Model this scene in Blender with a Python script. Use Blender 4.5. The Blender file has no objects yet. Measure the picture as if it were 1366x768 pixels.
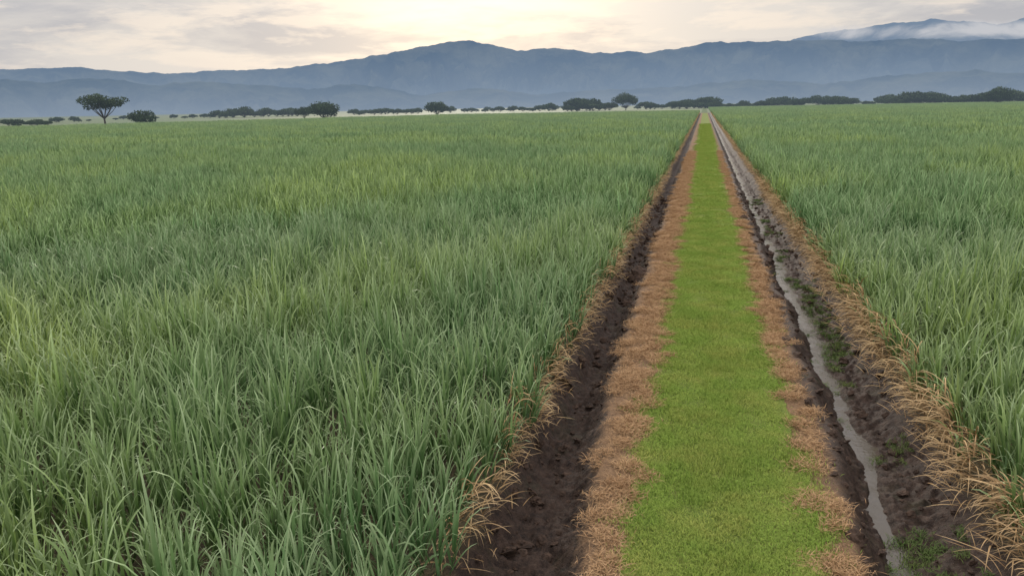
import bpy, math, random
import numpy as np
from mathutils import Matrix, Vector
rng=np.random.default_rng(7); random.seed(7)
scene=bpy.context.scene
H=6.5
# ------------------------------------------------------------------ camera
M=(Matrix.Rotation(math.radians(14.27),4,'Z')@Matrix.Rotation(math.radians(90-13.55),4,'X')@Matrix.Rotation(math.radians(-1.1),4,'Z'))
cd=bpy.data.cameras.new("camera"); cam=bpy.data.objects.new("camera",cd); scene.collection.objects.link(cam)
cam.matrix_world=Matrix.Translation((0,0,H))@M
cd.sensor_width=36; cd.lens=26.35; cd.clip_start=0.1; cd.clip_end=80000
scene.camera=cam
scene.view_settings.view_transform='Standard'; scene.view_settings.look='None'; scene.view_settings.exposure=0
def azel(px,py):
    v=M.to_3x3()@Vector((px-683,384-py,-1000)); 
    return math.atan2(v.x,v.y), math.atan2(v.z,math.hypot(v.x,v.y))
# ------------------------------------------------------------------ noise
def _h(i,j,s):
    n=(i.astype(np.int64)*374761393+j.astype(np.int64)*668265263+s*1442695041)&0x7fffffff
    n=((n^(n>>13))*1274126177)&0x7fffffff
    n=(n^(n>>16))&0xffff
    return n/65535.0
def vn(x,y,s=0):
    x=np.asarray(x,float); y=np.asarray(y,float)
    i=np.floor(x); j=np.floor(y); u=x-i; v=y-j; u=u*u*(3-2*u); v=v*v*(3-2*v)
    i=i.astype(np.int64); j=j.astype(np.int64)
    return (_h(i,j,s)*(1-u)+_h(i+1,j,s)*u)*(1-v)+(_h(i,j+1,s)*(1-u)+_h(i+1,j+1,s)*u)*v
def fbm(x,y,o=4,s=0):
    t=0;a=.5;f=1
    for k in range(o):
        t=t+a*(vn(x*f,y*f,s+k)-.5)*2; a*=.5; f*=2.03
    return t
# ------------------------------------------------------------------ material helpers
HAZE=(0.22,0.28,0.35,1)
def mat(name):
    m=bpy.data.materials.new(name); m.use_nodes=True; m.node_tree.nodes.clear()
    try: m.cycles.emission_sampling='NONE'
    except Exception as e: print("no emission_sampling",e)
    return m
class NT:
    def __init__(s,m): s.t=m.node_tree; s.n=s.t.nodes; s.l=s.t.links
    def add(s,ty,ins={},**kw):
        n=s.n.new(ty)
        for k,v in kw.items(): setattr(n,k,v)
        for k,v in ins.items(): s.set(n,k,v)
        return n
    def set(s,n,k,v):
        if isinstance(v,bpy.types.NodeSocket): s.l.new(v,n.inputs[k])
        else: n.inputs[k].default_value=v
    def math(s,op,a,b=0.0,c=0.0,clamp=False):
        n=s.n.new('ShaderNodeMath'); n.operation=op; n.use_clamp=clamp
        s.set(n,0,a); s.set(n,1,b); s.set(n,2,c); return n.outputs[0]
    def mix(s,f,a,b,bt='MIX'):
        n=s.n.new('ShaderNodeMix'); n.data_type='RGBA'; n.blend_type=bt
        s.set(n,0,f); s.set(n,6,a); s.set(n,7,b); return n.outputs[2]
    def noise(s,vec,scale,detail=4,rough=.55,dist=0.0):
        n=s.add('ShaderNodeTexNoise',{'Scale':scale,'Detail':detail,'Roughness':rough,'Distortion':dist}); s.l.new(vec,n.inputs['Vector']); return n.outputs[0]
    def mr(s,v,a,b,c=0.0,d=1.0,smooth=False):
        n=s.add('ShaderNodeMapRange',{'Value':v,'From Min':a,'From Max':b,'To Min':c,'To Max':d}); 
        if smooth: n.interpolation_type='SMOOTHSTEP'
        return n.outputs[0]
    def pos(s): return s.add('ShaderNodeNewGeometry').outputs['Position']
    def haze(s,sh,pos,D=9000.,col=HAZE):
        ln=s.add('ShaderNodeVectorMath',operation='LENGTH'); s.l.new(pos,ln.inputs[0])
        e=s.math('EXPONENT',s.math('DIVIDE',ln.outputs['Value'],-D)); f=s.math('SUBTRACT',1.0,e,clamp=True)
        em=s.add('ShaderNodeEmission',{'Color':col,'Strength':1.0})  # air haze put into the material as emission, stronger with distance
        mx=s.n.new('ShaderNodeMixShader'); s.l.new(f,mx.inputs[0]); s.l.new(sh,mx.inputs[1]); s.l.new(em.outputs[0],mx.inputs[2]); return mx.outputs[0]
    def out(s,sh): o=s.n.new('ShaderNodeOutputMaterial'); s.l.new(sh,o.inputs[0])
def leafmat(name,dark,light,alt,tip,tipamt=.5,transl=0.,rough=.5,haze=None,nscale=.12,spec=.4,basedark=.35,lo=.42,hi=.64):
    m=mat(name); k=NT(m); p=k.pos()
    t=k.add('ShaderNodeAttribute',attribute_name='t').outputs['Fac']
    r=k.add('ShaderNodeAttribute',attribute_name='r').outputs['Fac']
    n1=k.mr(k.noise(p,nscale,2,.6),lo,hi)
    n2=k.mr(k.noise(p,nscale*7,1,.6),.35,.7)
    c=k.mix(n1,light,alt); c=k.mix(k.math('MULTIPLY',n2,.5),c,light)
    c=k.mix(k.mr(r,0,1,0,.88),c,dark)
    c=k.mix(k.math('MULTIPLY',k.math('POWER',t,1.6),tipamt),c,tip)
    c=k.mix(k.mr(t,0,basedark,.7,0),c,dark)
    if spec>0:
        b=k.add('ShaderNodeBsdfPrincipled',{'Base Color':c,'Roughness':rough,'Specular IOR Level':spec})
    else: b=k.add('ShaderNodeBsdfDiffuse',{'Color':c})
    s=b.outputs[0]
    if transl:
        tr=k.add('ShaderNodeBsdfTranslucent',{'Color':c})
        mx=k.add('ShaderNodeMixShader',{0:transl}); k.l.new(b.outputs[0],mx.inputs[1]); k.l.new(tr.outputs[0],mx.inputs[2]); s=mx.outputs[0]
    if haze: s=k.haze(s,p,haze)
    k.out(s); return m
CC=((.028,.074,.018,1),(.135,.27,.10,1),(.34,.45,.09,1),(.47,.58,.33,1))  # last colour: pale tips with reflected sky light put into the leaf colour
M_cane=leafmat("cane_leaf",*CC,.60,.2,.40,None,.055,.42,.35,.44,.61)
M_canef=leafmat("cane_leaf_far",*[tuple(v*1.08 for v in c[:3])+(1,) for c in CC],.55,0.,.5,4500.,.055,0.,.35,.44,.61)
M_dry=leafmat("dry_cane_leaf",(.20,.12,.06,1),(.50,.36,.19,1),(.38,.24,.12,1),(.62,.48,.30,1),.5,.0,.7,None,.5,0)
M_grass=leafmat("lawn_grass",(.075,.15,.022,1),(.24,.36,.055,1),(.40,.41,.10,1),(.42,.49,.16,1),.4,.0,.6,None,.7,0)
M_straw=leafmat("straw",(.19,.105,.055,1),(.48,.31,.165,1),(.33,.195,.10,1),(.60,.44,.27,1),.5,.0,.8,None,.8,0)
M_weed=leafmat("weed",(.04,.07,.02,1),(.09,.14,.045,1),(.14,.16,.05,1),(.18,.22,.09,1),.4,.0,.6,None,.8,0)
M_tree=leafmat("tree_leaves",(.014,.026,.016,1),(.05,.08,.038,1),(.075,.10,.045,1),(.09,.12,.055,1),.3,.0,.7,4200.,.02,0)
def simple(name,c1,c2,scale,rough=.9,haze=None,bump=.0):
    m=mat(name); k=NT(m); p=k.pos(); n=k.noise(p,scale,6,.65)
    c=k.mix(k.mr(n,.3,.7),c1,c2)
    b=k.add('ShaderNodeBsdfPrincipled',{'Base Color':c,'Roughness':rough,'Specular IOR Level':.2})
    if bump:
        bp=k.add('ShaderNodeBump',{'Strength':1.0,'Distance':bump}); k.l.new(n,bp.inputs['Height']); k.l.new(bp.outputs[0],b.inputs['Normal'])
    s=b.outputs[0]
    if haze: s=k.haze(s,p,haze)
    k.out(s); return m
M_bark=simple("bark",(.05,.04,.03,1),(.10,.08,.06,1),2.,.9,4200.)
M_clod=simple("mud_clod",(.016,.011,.009,1),(.085,.055,.04,1),9.,.9,None,.03)
M_gapfill=simple("gap_fill",(.03,.045,.016,1),(.09,.12,.045,1),1.5,.95,7000.)  # dark green for the added sheet under the leaf tops
# ------------------------------------------------------------------ ground height
def water_x(Y):
    return 3.04+0.42*np.clip((Y-9)/9,0,1)+.10*np.sin(Y*.55)*np.clip(1-Y/120,0,1)+.06*np.sin(Y*1.7+1)
LE=-3.15; RE=4.6
def ss(a,b,x): 
    t=np.clip((x-a)/(b-a),0,1); return t*t*(3-2*t)
def gz(X,Y):
    end=1-ss(530,545,Y)
    w=.22*fbm(Y*.8,X*.3,3,5)
    lo=.75*np.exp(-np.maximum(Y-9,0)/5)
    l=ss(LE-.1,LE+.4,X+w*.6)*(1-ss(-2.6+lo,-1.9+lo,X+w))
    wx=water_x(Y)
    r=ss(wx-.75,wx-.2,X+w*.5)*(1-ss(wx+.6,RE+.15,X+w))
    d=-.62*l-.50*r
    rough=np.clip(l*1.2+r*1.2,0,1)
    n=.12*fbm(X*2.3,Y*2.1,4,11)+.13*np.abs(fbm(X*4.5,Y*4.5,4,31))+.055*fbm(X*12,Y*12,2,35)
    cw=np.clip(.23+.24*fbm(Y*.5,Y*0,3,71),.0,.45)+.005
    chan=np.exp(-((X-wx)/cw)**4)
    z=(d+rough*n*(1-.5*chan)*1.2-.12*chan)*end
    z=z+.025*fbm(X*.7,Y*.5,3,3)*(1-rough)*np.where(np.abs(X)<8,1,0)
    return z
def grid_mesh(name,xs,ys,zf,mats):
    X,Y=np.meshgrid(xs,ys); Z=zf(X,Y)
    v=np.stack([X,Y,Z],-1).reshape(-1,3); nx=len(xs); ny=len(ys)
    i=np.arange(nx-1)[None,:]+np.arange(ny-1)[:,None]*nx
    f=np.stack([i,i+1,i+1+nx,i+nx],-1).reshape(-1,4)
    return mk(name,v,f,mats)
def mk(name,v,f,mats,attrs={},smooth=True,link=True):
    me=bpy.data.meshes.new(name); nv=len(v); nf=len(f); f=np.asarray(f)
    me.vertices.add(nv); me.vertices.foreach_set('co',np.asarray(v,np.float32).ravel())
    me.loops.add(f.size); me.loops.foreach_set('vertex_index',f.ravel().astype(np.int32))
    me.polygons.add(nf); me.polygons.foreach_set('loop_start',(np.arange(nf)*f.shape[1]).astype(np.int32))
    for k,a in attrs.items():
        at=me.attributes.new(k,'FLOAT','POINT'); at.data.foreach_set('value',np.asarray(a,np.float32))
    me.update(calc_edges=True); me.validate()
    if smooth: me.polygons.foreach_set('use_smooth',np.ones(nf,bool))
    for m in mats: me.materials.append(m)
    ob=bpy.data.objects.new(name,me)
    if link: scene.collection.objects.link(ob)
    return ob
# ------------------------------------------------------------------ ground
gm=mat("ground"); k=NT(gm); p=k.pos()
sx=k.add('ShaderNodeSeparateXYZ'); k.l.new(p,sx.inputs[0]); X,Y,Z=sx.outputs
n1=k.noise(p,1.1,4,.65); n2=k.noise(p,6.,5,.7); n3=k.noise(p,35.,3,.7)
xw=k.math('ADD',X,k.math('MULTIPLY',k.math('SUBTRACT',n1,.5),.9)); xw=k.math('ADD',xw,k.math('MULTIPLY',k.math('SUBTRACT',n2,.5),.5))
mud=k.mix(k.mr(n2,.32,.68),(.012,.008,.007,1),(.06,.038,.028,1)); mud=k.mix(k.mr(n3,.5,.75,0,.5),mud,(.115,.078,.055,1))
mud=k.mix(k.mr(n1,.55,.75,0,.4),mud,(.03,.04,.016,1))
straw=k.mix(k.mr(n2,.3,.7),(.075,.045,.026,1),(.22,.135,.075,1)); straw=k.mix(k.mr(n3,.45,.75,0,.7),straw,(.32,.21,.125,1))
litter=k.mix(k.mr(n2,.35,.7),(.035,.03,.018,1),(.14,.11,.06,1))
edge=k.math('MULTIPLY',k.math('EXPONENT',k.math('DIVIDE',k.math('MAXIMUM',k.math('SUBTRACT',Y,9.0),0.0),-5.0)),.7)
xl=k.math('SUBTRACT',xw,edge)
inl=k.mr(xl,-2.2,-1.9); inr=k.mr(xw,2.65,2.35)
f=k.math('MULTIPLY',inl,inr); c=k.mix(f,mud,straw)
of=k.math('MAXIMUM',k.mr(X,-3.15,-3.5),k.mr(X,4.5,4.9)); c=k.mix(of,c,litter)
big=k.noise(p,.004,4,.5); plain=k.mix(k.mr(big,.4,.6),(.055,.095,.04,1),(.10,.125,.06,1))
pl=k.math('MAXIMUM',k.mr(Y,545,560),k.math('MAXIMUM',k.mr(X,-150,-190),k.mr(X,800,820)))
c=k.mix(pl,c,plain)
b=k.add('ShaderNodeBsdfPrincipled',{'Base Color':c,'Specular IOR Level':.18}); k.l.new(k.mix(k.math('SUBTRACT',1.0,f),(.95,)*3+(1,),(.65,)*3+(1,)),b.inputs['Roughness'])
bp=k.add('ShaderNodeBump',{'Strength':1.,'Distance':.06}); k.l.new(k.math('ADD',n2,k.math('MULTIPLY',n3,.4)),bp.inputs['Height']); k.l.new(bp.outputs[0],b.inputs['Normal'])
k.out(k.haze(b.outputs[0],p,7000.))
xs=np.concatenate([[-30000,-12000,-5000,-2000,-800,-300,-100,-40,-15,-8,-5,-4.2],np.arange(-3.7,-1.0,.04),np.arange(-1.0,2.0,.25),np.arange(2.0,5.0,.04),[5.2,6,8,15,40,100,300,800,2000,5000,12000,30000]])
ys=[-3000,-500,-60,-10,0]; y=3.
while y<700: ys.append(y); y+=max(.045,(y-8)*.0045)
ys+= [800,1000,1500,2500,4000,7000,12000,20000,40000]
ys=np.array(ys,float)
ground=grid_mesh("ground",xs,ys,gz,[gm])
# ------------------------------------------------------------------ path sheet
pm=mat("path_turf"); k=NT(pm); p=k.pos()
n1=k.noise(p,.5,4,.6); n2=k.noise(p,3.5,5,.7); n3=k.noise(p,40.,3,.7)
c=k.mix(k.mr(n1,.35,.65),(.09,.14,.025,1),(.15,.185,.04,1)); c=k.mix(k.mr(n2,.45,.72,0,.6),c,(.12,.11,.04,1)); c=k.mix(k.mr(n3,.45,.7,0,.5),c,(.20,.22,.07,1))
b=k.add('ShaderNodeBsdfPrincipled',{'Base Color':c,'Roughness':.9,'Specular IOR Level':.1})
bp=k.add('ShaderNodeBump',{'Strength':.8,'Distance':.04}); k.l.new(k.math('ADD',n2,n3),bp.inputs['Height']); k.l.new(bp.outputs[0],b.inputs['Normal'])
k.out(k.haze(b.outputs[0],p,7000.))
def pedge(Y): return (-1.04+.17*fbm(Y*.9,Y*0+3,4,51)+.10*fbm(Y*4,Y*0,3,52), 2.08+.18*fbm(Y*.9,Y*0+9,4,61)+.10*fbm(Y*4,Y*0+5,3,62))
py_=[0.]; 
while py_[-1]<540: py_.append(py_[-1]+max(.08,py_[-1]*.006))
py_=np.array(py_); a,bb=pedge(py_); s_=.14*np.exp(-py_/120); a=a+s_; bb=bb-s_; tt=np.linspace(0,1,14)
PX=a[:,None]*(1-tt)+bb[:,None]*tt; PY=np.repeat(py_[:,None],14,1); PZ=gz(PX,PY)+.012
i=np.arange(13)[None,:]+np.arange(len(py_)-1)[:,None]*14
path=mk("grass_path",np.stack([PX,PY,PZ],-1).reshape(-1,3),np.stack([i,i+1,i+15,i+14],-1).reshape(-1,4),[pm])
# ------------------------------------------------------------------ water
wm=mat("ditch_water"); k=NT(wm); p=k.pos()
rg=k.mr(k.noise(p,2.2,3,.6),.4,.62,.06,.35)
b=k.add('ShaderNodeBsdfPrincipled',{'Base Color':(.06,.05,.038,1),'IOR':1.36,'Specular IOR Level':.65}); k.l.new(rg,b.inputs['Roughness'])
bp=k.add('ShaderNodeBump',{'Strength':.4,'Distance':.015}); k.l.new(k.noise(p,7.,3),bp.inputs['Height']); k.l.new(bp.outputs[0],b.inputs['Normal'])
k.out(b.outputs[0])
wy=ys[(ys>=0)&(ys<540)][::6]; ww=water_x(wy)
wv=np.stack([np.stack([ww-.5,wy,0*wy-.556],-1),np.stack([ww+.5,wy,0*wy-.556],-1)],1).reshape(-1,3)
i=np.arange(len(wy)-1)*2
mk("ditch_water",wv,np.stack([i,i+1,i+3,i+2],-1),[wm])
# ------------------------------------------------------------------ blades
def blades(base,az,th0,th1,L,W,n=5,pw=1.3,tw=0.0):
    N=len(az); t=np.linspace(0,1,n+1)[None,:]
    th=th0[:,None]+(th1-th0)[:,None]*t**pw
    tm=(th[:,1:]+th[:,:-1])/2; dl=(L/n)[:,None]
    r=np.concatenate([np.zeros((N,1)),np.cumsum(np.sin(tm)*dl,1)],1); z=np.concatenate([np.zeros((N,1)),np.cumsum(np.cos(tm)*dl,1)],1)
    ca,sa=np.cos(az)[:,None],np.sin(az)[:,None]
    C=np.stack([base[:,0:1]+r*ca,base[:,1:2]+r*sa,base[:,2:3]+z],-1)
    w=(W[:,None]/2)*np.minimum(1,.45+3*t)*np.power(1-t,.65)+W[:,None]*.02
    twa=(tw*rng.normal(size=N))[:,None]*(0.3+t)
    sx_=-sa*np.cos(twa)+ca*np.cos(th)*np.sin(twa); sy_=ca*np.cos(twa)+sa*np.cos(th)*np.sin(twa); sz_=-np.sin(th)*np.sin(twa)
    S=np.stack([sx_,sy_,sz_],-1)*w[...,None]
    V=np.stack([C-S,C+S],2).reshape(-1,3)
    b0=(np.arange(N)*(2*(n+1)))[:,None]+np.arange(n)[None,:]*2
    F=np.stack([b0,b0+1,b0+3,b0+2],-1).reshape(-1,4)
    T=np.repeat(np.broadcast_to(t,(N,n+1)).reshape(-1),2); R=np.repeat(rng.random(N),2*(n+1))
    return V,F,T,R
def join(parts):
    V=[];F=[];T=[];R=[];o=0
    for v,f,t,r in parts: V.append(v);F.append(f+o);T.append(t);R.append(r);o+=len(v)
    return np.concatenate(V),np.concatenate(F),np.concatenate(T),np.concatenate(R)
def bl_obj(name,parts,m):
    v,f,t,r=join(parts); return mk(name,v,f,[m],{'t':t,'r':r},link=False)
U=lambda a,b,n: rng.uniform(a,b,n)
def cane_blades(half,wid,seg,stools_m2,stalks,leaves,zmin=.35):
    ns=max(1,int(stools_m2*4*half*half)); g=int(math.ceil(math.sqrt(ns)))
    gx,gy=[q.ravel() for q in np.meshgrid((np.arange(g)+.5)/g*2*half-half,(np.arange(g)+.5)/g*2*half-half)]
    cell=2*half/g; gx=gx+U(-.4,.4,len(gx))*cell; gy=gy+U(-.4,.4,len(gy))*cell; ng=len(gx)
    hgt=U(.62,1.38,ng)
    sid=np.repeat(np.arange(ng),stalks); nst=len(sid)
    sa=U(0,6.283,nst); sr=U(.02,.17,nst); lean=U(.0,.26,nst)
    stopz=hgt[sid]*U(.75,1.1,nst)*.90
    lid=np.repeat(np.arange(nst),leaves); N=len(lid); u=np.tile(np.linspace(0,1,leaves),nst)+U(-.08,.08,N); u=np.clip(u,0,1)
    z=stopz[lid]*(zmin+(1-zmin)*u)
    bx=gx[sid][lid]+np.cos(sa[lid])*(sr[lid]+lean[lid]*z); by=gy[sid][lid]+np.sin(sa[lid])*(sr[lid]+lean[lid]*z)
    th0=.07+.38*(1-u)+np.abs(rng.normal(0,.08,N)); th1=th0+U(.15,2.1,N)*(.55+.6*(1-u))
    az=np.where(rng.random(N)<.4,sa[lid]+rng.normal(0,.6,N),U(0,6.283,N))
    return blades(np.stack([bx,by,z],-1),az,th0,th1,U(.62,1.15,N)*(.8+.3*u)*hgt[sid][lid]**.5,U(.65,1.3,N)*wid,seg,3.0,.8)
cane0=[bl_obj(f"cane_plant_{i}",[cane_blades(.6,.047,6,2.4,8,5)],M_cane) for i in range(10)]
cane1=[bl_obj(f"cane_patch_{i}",[cane_blades(1.25,.058,4,2.2,7,4)],M_canef) for i in range(6)]
cane2=[bl_obj(f"cane_block_{i}",[cane_blades(2.5,.11,2,1.7,5,3,.6)],M_canef) for i in range(5)]
def dry_blades(N,ylen,wid,seg,spread=.35):
    base=np.stack([U(-.35,.10,N),U(-ylen/2,ylen/2,N),U(.05,.95,N)],-1)
    return blades(base,rng.normal(0,.9,N),U(.3,1.2,N),U(1.6,3.0,N),U(.35,.8,N),U(.6,1.2,N)*wid,seg,1.,.9)
def dry_flat(N,ylen,wid,seg):
    base=np.stack([U(-.1,.45,N),U(-ylen/2,ylen/2,N),U(.0,.10,N)],-1)
    return blades(base,U(-3,3,N),U(.9,1.4,N),U(1.5,1.9,N),U(.3,.7,N),U(.6,1.2,N)*wid,seg,1.,.9)
dry0=[bl_obj(f"dry_leaves_{i}",[dry_blades(30,.5,.030,6),dry_flat(5,.5,.022,4)],M_dry) for i in range(8)]
dry1=[bl_obj(f"dry_leaves_far_{i}",[dry_blades(90,3,.045,3)],M_dry) for i in range(4)]
def lawn(N,sig,h,w): 
    base=np.stack([rng.normal(0,sig,N),rng.normal(0,sig,N),np.full(N,-.01)],-1)
    return blades(base,U(0,6.3,N),U(0,.7,N),U(.5,1.7,N),U(.5,1.3,N)*h,U(.6,1.2,N)*w,2,1.,.5)
lawn0=[bl_obj(f"turf_{i}",[lawn(700,.17,.08,.012)],M_grass) for i in range(6)]
lawn1=[bl_obj(f"turf_far_{i}",[lawn(1000,.32,.085,.022)],M_grass) for i in range(5)]
def straw(N,sig,h,w):
    base=np.stack([rng.normal(0,sig,N),rng.normal(0,sig,N),U(-.01,.05,N)],-1)
    return blades(base,U(0,6.3,N),U(.5,1.3,N),U(1.3,2.0,N),U(.4,1.3,N)*h,U(.6,1.2,N)*w,3,1.,.8)
straw0=[bl_obj(f"straw_{i}",[straw(230,.13,.18,.012)],M_straw) for i in range(6)]
weed0=[bl_obj(f"weed_{i}",[lawn(90,.09,.13,.016)],M_weed) for i in range(4)]
def clod(name):
    import bmesh
    bm=bmesh.new(); bmesh.ops.create_icosphere(bm,subdivisions=3,radius=1)
    o=random.random()*50
    for v in bm.verts:
        c=v.co; d=1+.7*float(fbm(np.array(c.x*1.4+o),np.array(c.y*1.4+c.z*2.1),3,3))+.4*float(fbm(np.array(c.z*3+o),np.array(c.x*3-c.y*2),3,8)); v.co=c*d; v.co.z*=.6
    me=bpy.data.meshes.new(name); bm.to_mesh(me); bm.free(); me.materials.append(M_clod)
    return bpy.data.objects.new(name,me)
clods=[clod(f"clod_{i}") for i in range(5)]
# ------------------------------------------------------------------ scatter via geometry nodes
def scatter(name,objs,pos,rot,scl,parent=None):
    col=bpy.data.collections.new(name+"_parts")
    for o in objs: col.objects.link(o)
    n=len(pos); me=bpy.data.meshes.new(name); me.vertices.add(n); me.vertices.foreach_set('co',np.asarray(pos,np.float32).ravel())
    a=me.attributes.new('rot','FLOAT_VECTOR','POINT'); a.data.foreach_set('vector',np.asarray(rot,np.float32).ravel())
    a=me.attributes.new('scl','FLOAT_VECTOR','POINT'); a.data.foreach_set('vector',np.asarray(scl,np.float32).ravel())
    a=me.attributes.new('idx','INT','POINT'); a.data.foreach_set('value',rng.integers(0,len(objs),n).astype(np.int32))
    me.update(); ob=bpy.data.objects.new(name,me); scene.collection.objects.link(ob)
    g=bpy.data.node_groups.new(name+"_nodes",'GeometryNodeTree')
    g.interface.new_socket('Geometry',in_out='INPUT',socket_type='NodeSocketGeometry'); g.interface.new_socket('Geometry',in_out='OUTPUT',socket_type='NodeSocketGeometry')
    gi=g.nodes.new('NodeGroupInput'); go=g.nodes.new('NodeGroupOutput'); ip=g.nodes.new('GeometryNodeInstanceOnPoints'); ci=g.nodes.new('GeometryNodeCollectionInfo')
    ci.inputs['Collection'].default_value=col; ci.inputs['Separate Children'].default_value=True; ci.inputs['Reset Children'].default_value=True
    g.links.new(gi.outputs[0],ip.inputs['Points']); g.links.new(ci.outputs[0],ip.inputs['Instance']); ip.inputs['Pick Instance'].default_value=True
    for nm,ty,so in (('rot','FLOAT_VECTOR','Rotation'),('scl','FLOAT_VECTOR','Scale'),('idx','INT','Instance Index')):
        na=g.nodes.new('GeometryNodeInputNamedAttribute'); na.data_type=ty; na.inputs['Name'].default_value=nm
        g.links.new(na.outputs['Attribute'],ip.inputs[so])
    g.links.new(ip.outputs[0],go.inputs[0])
    md=ob.modifiers.new('scatter','NODES'); md.node_group=g
    if parent: ob.parent=parent
    return ob
def zrot(n,quarter=False):
    r=np.zeros((n,3)); r[:,2]=rng.integers(0,4,n)*math.pi/2 if quarter else U(0,2*math.pi,n); return r
def hs(x,y): return 1.07+.20*fbm(x*.10,y*.10,3,77)+.24*fbm(x*.4,y*.4,2,78)
def inview(x,y,marg=12):
    az=np.degrees(np.arctan2(x,y)); return (np.hypot(x+0,y+0)<9)|((az>-14-36-marg)&(az<-14+36+marg))
def leftlim(x,y): return (y<555)&(x>-190-(555-y)*.5)
def fieldpts(step,side,r0,r1,jit):
    if side<0: xs_=np.arange(LE-.05-step/2,-620 if r1>300 else -r1-5,-step)
    else: xs_=np.arange(RE+.12+step/2,830 if r1>300 else r1+5,step)
    ys_=np.arange(1,(960 if side>0 else 560) if r1>300 else r1+5,step)
    x,y=[q.ravel() for q in np.meshgrid(xs_,ys_)]
    x=x+side*np.abs(rng.uniform(0,jit,len(x))); y=y+rng.uniform(-jit,jit,len(y))
    d=np.hypot(x,y)*(1+rng.uniform(-.05,.05,len(x)))
    m=(d>=r0)&(d<r1)&inview(x,y)
    if side<0: m&=leftlim(x,y)
    return x[m],y[m]
for side in (-1,1):
    E=bpy.data.objects.new("sugarcane_field",None); scene.collection.objects.link(E)
    for nm,objs,step,r0,r1,jit,q in (("plants_near",cane0,1.1,0,36,.06,True),("plants_middle",cane1,2.35,36,110,.1,True),("plants_far",cane2,4.7,110,1500,.25,True)):
        x,y=fieldpts(step,side,r0,r1,jit); n=len(x); h=hs(x,y)*U(.95,1.05,n)
        r=zrot(n,q)
        s=np.stack([np.ones(n),np.ones(n),h],-1)
        scatter(nm,objs,np.stack([x,y,np.zeros(n)],-1),r,s,E)
    for (y0,y1,zz,nm) in ((30,100,.55,"gap_fill_sheet"),(100.01,957,.85,"gap_fill_sheet_far")):  # opaque dark sheets added inside the cane to close gaps between leaves
        if side<0:
            yb=min(y1,553); xa=-190-(555-y0)*.5; xb=-190-(555-yb)*.5
            lv=[(LE-.8,y0,zz),(LE-.8,yb,zz),(max(xb,-420),yb,zz),(max(xa,-460),y0,zz)]
        else: lv=[(RE+.8,y0,zz),(min(820,y0*3),y0,zz),(min(820,y1*3),y1,zz),(RE+.8,y1,zz)]
        o=mk(nm,lv,[[0,1,2,3]],[M_gapfill],smooth=False); o.parent=E
    ex=LE if side<0 else RE
    yy=np.arange(5,60,.24 if side>0 else .36); yy=yy+U(-.1,.1,len(yy)); n=len(yy)
    keep=rng.random(n)<(.85 if side>0 else .7)+.8*fbm(yy*.5,yy*0,2,91); yy=yy[keep]; n=len(yy)
    r=np.zeros((n,3)); r[:,2]=rng.normal(0,.25,n)+(0 if side<0 else math.pi)
    s=np.stack([U(.7,1.1,n)*(1 if side>0 else .85),np.ones(n),U(.55,1.2,n)],-1)
    xx=ex+U(-.15,.1,n)
    scatter("dry_leaves_near",dry0,np.stack([xx,yy,gz(xx,yy)*.4],-1),r,s,E)
    yy=np.arange(58,540,2.2 if side>0 else 4.); n=len(yy); r=np.zeros((n,3)); r[:,2]=(0 if side<0 else math.pi)
    scatter("dry_leaves_far",dry1,np.stack([ex+U(-.1,.1,n),yy,np.zeros(n)],-1),r,np.stack([U(.7,1,n),np.ones(n),U(.5,1.,n)],-1),E)
def along(step,x0,x1,y0,y1):
    x,y=[q.ravel() for q in np.meshgrid(np.arange(x0,x1,step),np.arange(y0,y1,step))]
    return x+U(-step/2,step/2,len(x)),y+U(-step/2,step/2,len(x))
def lheight(x,y): return (.8+.8*fbm(x*1.3,y*1.3,3,5)+.25*np.exp(-((x-.55)/.35)**2))
x,y=along(.36,-1.5,2.6,4,42); a,b_=pedge(y); m=(x>a+.1)&(x<b_-.1); m|=(x>a-.3)&(x<b_+.3)&(rng.random(len(x))<.12); x=x[m];y=y[m];n=len(x)
sc=np.where((x<a[m]+.1)|(x>b_[m]-.1),U(.3,.6,n),1.)
scatter("turf_blades",lawn0,np.stack([x,y,gz(x,y)+.012],-1),zrot(n),np.stack([sc,sc,np.clip(lheight(x,y),.35,2)],-1),path)
x,y=along(.75,-.9,2.1,42,260); a,b_=pedge(y); m=(x>a+.25)&(x<b_-.25); x=x[m];y=y[m];n=len(x)
scatter("turf_blades_far",lawn1,np.stack([x,y,gz(x,y)+.012],-1),zrot(n),np.stack([np.ones(n),np.ones(n),np.clip(lheight(x,y),.35,2)],-1),path)
x,y=along(.30,-2.5,2.8,4,110); a,b_=pedge(y); wob=.40*fbm(y*.7,x*0,3,44)+.2*fbm(y*3,x*0,2,45)
m=((x<a+.08)&(x>-1.92+.80*np.exp(-np.maximum(y-9,0)/5)+wob))|((x>b_-.08)&(x<2.40+wob*.7)); m&=rng.random(len(x))<.78+.5*fbm(x*1.5,y*1.1,2,46)
m|=((x<a+.3)|(x>b_-.3))&(x>-1.2)&(x<2.3)&(rng.random(len(x))<.10)
x=x[m];y=y[m];n=len(x)
scatter("dry_grass",straw0,np.stack([x,y,gz(x,y)],-1),zrot(n),np.stack([np.ones(n),np.ones(n),U(.6,1.3,n)],-1))
x,y=along(.2,2.7,4.5,5,60); m=(np.abs(x-water_x(y)-.5)<.35+.2*rng.normal(size=len(x)))&(fbm(x*.9,y*.45,3,23)>.06); m|=(np.abs(x-water_x(y))<.3)&(rng.random(len(x))<.04); x=x[m];y=y[m];n=len(x)
scatter("ditch_weeds",weed0,np.stack([x,y,gz(x,y)],-1),zrot(n),np.stack([np.ones(n),np.ones(n),U(.3,.9,n)],-1))
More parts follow.
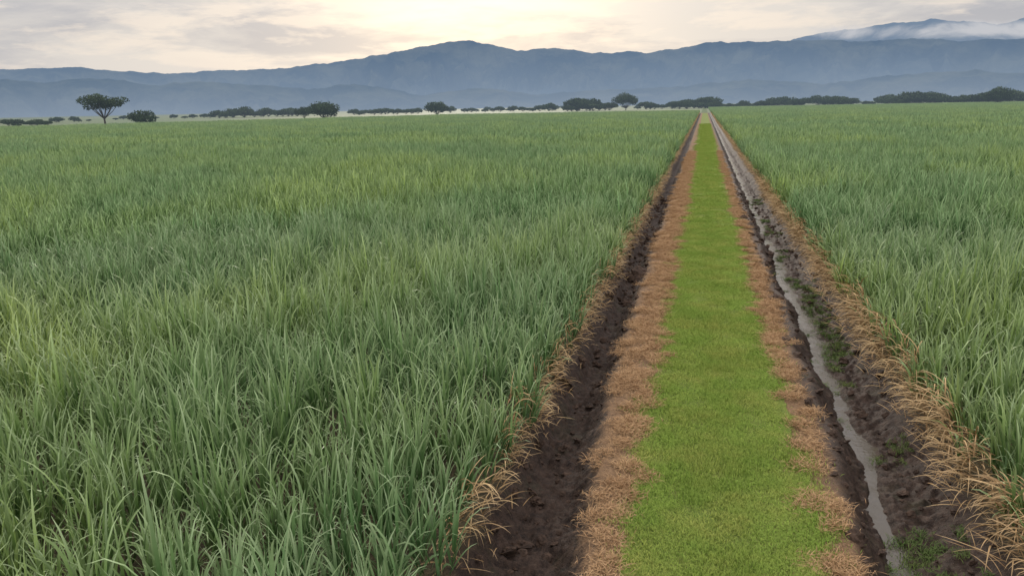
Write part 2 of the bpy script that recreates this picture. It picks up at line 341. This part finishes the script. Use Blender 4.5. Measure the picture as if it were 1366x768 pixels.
x1,y1=along(.25,-3.1,-2.,5,60); x2,y2=along(.3,2.6,4.5,5,60); x=np.concatenate([x1,x2]); y=np.concatenate([y1,y2])
m=(rng.random(len(x))<.5)&((x<0)|(np.abs(x-water_x(y))>.25)); x=x[m];y=y[m];n=len(x)
s=np.exp(rng.normal(-2.9,.6,n)); r=U(0,6.3,(n*3)).reshape(-1,3)*np.array([.15,.15,1])
scatter("soil_clods",clods,np.stack([x,y,gz(x,y)],-1),r,np.stack([s,s,s],-1))
# ------------------------------------------------------------------ trees
def cone(p0,p1,r0,r1,k=7):
    p0=np.array(p0,float);p1=np.array(p1,float); d=p1-p0; d/=np.linalg.norm(d); u=np.cross(d,[0,.3,1.]) ; u/=np.linalg.norm(u)+1e-9; w=np.cross(d,u)
    a=np.linspace(0,2*math.pi,k,endpoint=False); ring=lambda p,r: p+r*(np.cos(a)[:,None]*u+np.sin(a)[:,None]*w)
    v=np.concatenate([ring(p0,r0),ring(p1,r1)]); i=np.arange(k); j=(i+1)%k
    return v,np.stack([i,j,j+k,i+k],-1)
def tree(name,height,width,crown_base,flat=False,nl=2600,lobes=16,leaf=.55,link=True,trunk_r=.4):
    cv=[];cf=[];o=0
    def addc(p0,p1,r0,r1):
        nonlocal o
        v,f=cone(p0,p1,r0,r1); cv.append(v); cf.append(f+o); o+=len(v)
    fork=np.array([U(-.5,.5,1)[0],U(-.5,.5,1)[0],crown_base*(.75 if not flat else .62)])
    addc((0,0,-.3),fork,trunk_r,trunk_r*.75)
    LC=[]
    for i in range(lobes):
        a=2*math.pi*(i*.618)+random.random()*.6; rr=math.sqrt((i+.5)/lobes)*width/2*.8
        if flat: z=crown_base+(height-crown_base)*(.45+.45*random.random())-(rr/(width/2))**2*(height-crown_base)*.25; sz=(width*.17*random.uniform(.8,1.3),(height-crown_base)*.20)
        else: z=crown_base+(height-crown_base)*(.15+.65*math.sqrt(max(0,1-(rr/(width/2))**2))*random.uniform(.5,1.05)); sz=(width*.19*random.uniform(.75,1.25),(height-crown_base)*.26*random.uniform(.8,1.2))
        c=np.array([rr*math.cos(a),rr*math.sin(a),z]); LC.append((c,sz))
        mid=(fork+c)/2+np.array([0,0,-.06*height*random.random()]); addc(fork,mid,trunk_r*.45,trunk_r*.28); addc(mid,c,trunk_r*.28,trunk_r*.08)
    per=nl//lobes; LV=[]
    for c,sz in LC:
        d=rng.normal(size=(per,3)); d/=np.linalg.norm(d,axis=1)[:,None]; r=U(.35,1.08,per)**.6
        LV.append(c+d*r[:,None]*np.array([sz[0],sz[0],sz[1]]))
    P=np.concatenate(LV); n=len(P)
    u=rng.normal(size=(n,3)); u/=np.linalg.norm(u,axis=1)[:,None]; w=np.cross(u,rng.normal(size=(n,3))); w/=np.linalg.norm(w,axis=1)[:,None]
    s=leaf*U(.5,1.2,n)[:,None]; V=np.stack([P-u*s,P-w*s*.6,P+u*s,P+w*s*.6],1).reshape(-1,3); F=np.arange(4*n).reshape(-1,4)
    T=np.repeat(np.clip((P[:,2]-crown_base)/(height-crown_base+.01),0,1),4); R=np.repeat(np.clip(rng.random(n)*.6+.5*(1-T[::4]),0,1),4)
    v=np.concatenate(cv+[V]); ff=np.concatenate(cf); f=np.concatenate([ff,F+o])
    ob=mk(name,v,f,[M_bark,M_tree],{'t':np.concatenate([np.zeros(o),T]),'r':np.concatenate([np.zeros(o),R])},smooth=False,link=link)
    mi=np.zeros(len(f),np.int32); mi[len(ff):]=1; ob.data.polygons.foreach_set('material_index',mi); return ob
def place(ob,px,dist,rot=0):
    a,_=azel(px,140); ob.location=(math.sin(a)*dist,math.cos(a)*dist,0); ob.rotation_euler[2]=rot
place(tree("acacia_tree",18,23.5,7.0,True,3000,15,.6,True,.6),137,480)
place(tree("bush",8.5,15,.6,False,2600,14,.5,True,.3),186,470)
place(tree("broadleaf_tree",13.5,23,.4,False,4500,20,.7,True,.5),431,600)
place(tree("bush",11,16,1,False,2200,12,.6,True,.3),405,680)
place(tree("broadleaf_tree",14,24,.6,False,3600,18,.8,True,.5),583,800)
place(tree("broadleaf_tree",20,32,3,False,3600,18,.9,True,.6),835,950)
place(tree("broadleaf_tree",17,25,1,False,3200,16,.8,True,.5),1331,880)
tv=[tree(f"tree_mass_{i}",random.uniform(10,16),random.uniform(20,30),random.uniform(.2,.8),False,1700,14,1.1,False,.5) for i in range(7)]
P=[];S=[]
def row(px0,px1,dist,n,sc,gap=0.):
    for i in range(n):
        px=px0+(px1-px0)*(i+random.uniform(0,1))/n
        if random.random()<gap: continue
        a,_=azel(px,140); d=dist*random.uniform(.95,1.07); P.append((math.sin(a)*d,math.cos(a)*d,0)); s=sc*random.uniform(.5,1.2); S.append((s,s,s*random.uniform(.75,1.1)))
row(-250,-20,1000,14,.62,.3); row(0,60,620,6,.40); row(60,120,900,5,.4); row(150,290,1100,12,.45,.2)
row(285,410,1050,16,.95); row(460,560,1050,12,.65,.15); row(600,690,1150,12,.62,.2); row(690,745,1100,6,.8,.15); row(752,815,1000,10,1.1)
row(850,885,1100,5,.75); row(892,965,1050,12,.95); row(935,962,1000,4,1.1); row(965,1075,1050,15,.95,.05); row(1092,1138,1080,7,1.0); row(1152,1168,1200,3,.65)
row(1178,1250,1080,13,1.2); row(1262,1420,1050,22,1.25); row(1400,1700,1050,30,1.2,.1); row(300,1200,1700,40,.55,.3)
n=len(P); scatter("distant_trees",tv,P,zrot(n),S)
# ------------------------------------------------------------------ mountains
def mmat(name,near,haze_low,zmax,f0,f1,seed=0.):
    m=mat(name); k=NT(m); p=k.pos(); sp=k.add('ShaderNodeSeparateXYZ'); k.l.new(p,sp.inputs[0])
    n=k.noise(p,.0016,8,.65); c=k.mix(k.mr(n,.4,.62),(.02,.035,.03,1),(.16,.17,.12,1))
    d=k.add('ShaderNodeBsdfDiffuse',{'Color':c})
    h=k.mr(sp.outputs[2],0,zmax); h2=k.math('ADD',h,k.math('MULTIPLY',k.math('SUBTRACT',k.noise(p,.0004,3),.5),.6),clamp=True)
    em=k.add('ShaderNodeEmission',{'Strength':1.0}); k.l.new(k.mix(h2,haze_low,near),em.inputs[0])  # haze painted on the slopes as emission, paler towards the foot
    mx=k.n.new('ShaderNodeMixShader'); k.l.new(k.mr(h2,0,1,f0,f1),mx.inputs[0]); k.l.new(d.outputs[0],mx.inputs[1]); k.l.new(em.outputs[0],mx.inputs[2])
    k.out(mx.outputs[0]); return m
def range_(name,prof,R,depth,m,seed,amp=.4):
    azs=[];els=[]
    for px,py in prof:
        a,e=azel(px,py); azs.append(a); els.append(math.tan(e))
    A=np.linspace(azs[0],azs[-1],1400); E_=np.interp(A,azs,els)
    E_=E_+.0018*fbm(A*55,A*0,5,seed)-.0028*np.abs(fbm(A*42,A*0,4,seed+40))+.0008
    s=np.concatenate([np.linspace(0,1,60),np.linspace(1.08,1.8,8)])
    AA,SS=np.meshgrid(A,s)
    warp=fbm(AA*22,SS*1.6,3,seed+3)*.5
    rd=1-np.abs(fbm(AA*34+warp*1.8,SS*1.6,5,seed+9))*2.6
    sh=np.where(SS<=1,np.clip(SS,0,1)**1.15,1-(SS-1)*1.2)
    RR=R+(np.clip(SS,0,3)-1)*depth
    hh=RR*E_[None,:]*np.clip(sh+(amp*(rd-.8))*np.clip(4*SS*(1-SS),0,1)*.8,0,2)
    hh=hh+H*np.clip(SS,0,1)-40*(1-np.clip(SS*6,0,1))
    v=np.stack([np.sin(AA)*RR,np.cos(AA)*RR,hh],-1).reshape(-1,3); nx=len(A)
    i=np.arange(nx-1)[None,:]+np.arange(len(s)-1)[:,None]*nx
    return mk(name,v,np.stack([i,i+1,i+1+nx,i+nx],-1).reshape(-1,4),[m])
p1=[(-600,96),(-200,88),(0,93),(60,91),(110,90),(150,94),(210,98),(300,95),(350,92),(400,89),(450,83),(500,75),(560,64),(595,57),(625,54),(655,59),(690,68),(740,65),(790,70),(850,70),(900,66),(940,58),(1000,55),(1080,55),(1150,56),(1200,52),(1280,54),(1366,51),(1600,50),(2000,70)]
p2=[(930,110),(1000,72),(1060,53),(1100,43),(1150,38),(1200,30),(1240,26),(1280,28),(1330,33),(1366,24),(1500,15),(1800,30)]
p3=[(-600,116),(-100,110),(0,107),(50,110),(120,104),(200,113),(260,108),(330,114),(420,118),(480,112),(560,126),(640,118),(720,126),(800,120),(900,116),(1000,106),(1100,112),(1200,100),(1300,94),(1366,98),(1700,95)]
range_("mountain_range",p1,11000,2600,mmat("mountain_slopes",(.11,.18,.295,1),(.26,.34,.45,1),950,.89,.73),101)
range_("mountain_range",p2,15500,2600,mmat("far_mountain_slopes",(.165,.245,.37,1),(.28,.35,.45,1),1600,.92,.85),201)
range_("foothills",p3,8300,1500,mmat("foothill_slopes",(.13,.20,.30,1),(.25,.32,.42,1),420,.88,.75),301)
def cloudmat(nm,thr,seed,amax=.92,col=(.62,.62,.64,1)):
    cm=mat(nm); k=NT(cm); p=k.pos()
    u=k.add('ShaderNodeTexCoord').outputs['UV']; su=k.add('ShaderNodeSeparateXYZ'); k.l.new(u,su.inputs[0])
    mp=k.add('ShaderNodeMapping',{'Scale':(1,1,2.6),'Location':(seed,0,0)}); k.l.new(p,mp.inputs[0])
    n=k.noise(mp.outputs[0],.0008,7,.6,.4)
    band=k.math('MULTIPLY',k.mr(su.outputs[1],0,.5,0,1,True),k.mr(su.outputs[1],1,.5,0,1,True)); ends=k.math('MULTIPLY',k.mr(su.outputs[0],0,.25,0,1,True),k.mr(su.outputs[0],1,.75,0,1,True))
    be=k.math('MULTIPLY',band,ends)
    al=k.math('MULTIPLY',k.mr(k.math('ADD',n,k.math('MULTIPLY',be,.5)),thr,thr+.3,0,amax,True),k.mr(be,0,.35,0,1,True))
    em=k.add('ShaderNodeEmission',{'Color':col,'Strength':1.}); tr=k.add('ShaderNodeBsdfTransparent')
    mx=k.n.new('ShaderNodeMixShader'); k.l.new(al,mx.inputs[0]); k.l.new(tr.outputs[0],mx.inputs[1]); k.l.new(em.outputs[0],mx.inputs[2]); k.out(mx.outputs[0]); return cm
def cloud(px0,px1,top,bot,R,m):
    A=np.linspace(azel(px0,50)[0],azel(px1,50)[0],60); v=[];
    for j,a in enumerate(A):
        for q in (0,1):
            t=j/59; py=(bot[0]+(bot[1]-bot[0])*t)*(1-q)+(top[0]+(top[1]-top[0])*t)*q; _,e=azel(px0+(px1-px0)*t,py); v.append((math.sin(a)*R,math.cos(a)*R,R*math.tan(e)+H))
    i=np.arange(59)*2; ob=mk("cloud_bank",np.array(v),np.stack([i,i+2,i+3,i+1],-1),[m])
    uv=ob.data.uv_layers.new(name="UVMap"); li=np.zeros(len(ob.data.loops),np.int32); ob.data.loops.foreach_get('vertex_index',li)
    uv.data.foreach_set('uv',np.stack([(li//2)/59.,(li%2)*1.],-1).astype(np.float32).ravel())
cloud(980,1700,(15,2),(75,62),14000,cloudmat("cloud",.80,0.,.85))
# ------------------------------------------------------------------ world
w=bpy.data.worlds.new("World"); scene.world=w; w.use_nodes=True; w.node_tree.nodes.clear()
class W: node_tree=w.node_tree
k=NT(W)
sun_az,sun_el=math.radians(-17),math.radians(24)
g=k.add('ShaderNodeTexCoord').outputs['Generated']; sp=k.add('ShaderNodeSeparateXYZ'); k.l.new(g,sp.inputs[0])
sky=k.add('ShaderNodeTexSky',sky_type='NISHITA',sun_disc=False); sky.sun_elevation=sun_el; sky.sun_rotation=sun_az; sky.dust_density=3.
mp=k.add('ShaderNodeMapping',{'Scale':(1,1,4.8)}); k.l.new(g,mp.inputs[0])
n1=k.noise(mp.outputs[0],3.4,7,.6,.3); n2=k.noise(mp.outputs[0],9.,6,.6,.2)
dt=k.add('ShaderNodeVectorMath',operation='DOT_PRODUCT'); k.l.new(g,dt.inputs[0]); e=math.radians(8); dt.inputs[1].default_value=(math.sin(sun_az)*math.cos(e),math.cos(sun_az)*math.cos(e),math.sin(e))
glow=k.math('POWER',k.math('MAXIMUM',dt.outputs['Value'],0.0),75.)
c=k.mix(k.mr(n1,.41,.57),(.43,.44,.49,1),(.67,.64,.62,1)); c=k.mix(k.mr(n2,.48,.61,0,.7),c,(.86,.76,.67,1))
gl=k.mix(k.mr(n1,.38,.6,.45,1.),(.0,.0,.0,1),(.55,.38,.18,1)); c=k.mix(glow,c,k.mix(1.0,c,gl,'ADD'))
c=k.mix(k.mr(sp.outputs[2],.0,.09,.45,0),c,(.78,.77,.77,1))
zen=k.mr(sp.outputs[2],.14,.8,1.,3.3)
vm=k.add('ShaderNodeVectorMath',operation='SCALE'); k.l.new(c,vm.inputs[0]); k.l.new(zen,vm.inputs['Scale'])
b1=k.add('ShaderNodeBackground',{'Strength':.10}); k.l.new(sky.outputs[0],b1.inputs[0])
b2=k.add('ShaderNodeBackground',{'Strength':1.0}); k.l.new(vm.outputs[0],b2.inputs[0])
mx=k.add('ShaderNodeMixShader',{0:.9}); k.l.new(b1.outputs[0],mx.inputs[1]); k.l.new(b2.outputs[0],mx.inputs[2])
o=k.n.new('ShaderNodeOutputWorld'); k.l.new(mx.outputs[0],o.inputs[0])
sl=bpy.data.lights.new("sun",'SUN'); sl.energy=1.5; sl.angle=math.radians(12); sl.color=(1,.91,.78)
so=bpy.data.objects.new("sun",sl); scene.collection.objects.link(so)
sd=Vector((math.sin(sun_az)*math.cos(sun_el),math.cos(sun_az)*math.cos(sun_el),math.sin(sun_el))); so.rotation_euler=sd.to_track_quat('Z','Y').to_euler(); so.location=(0,0,40)
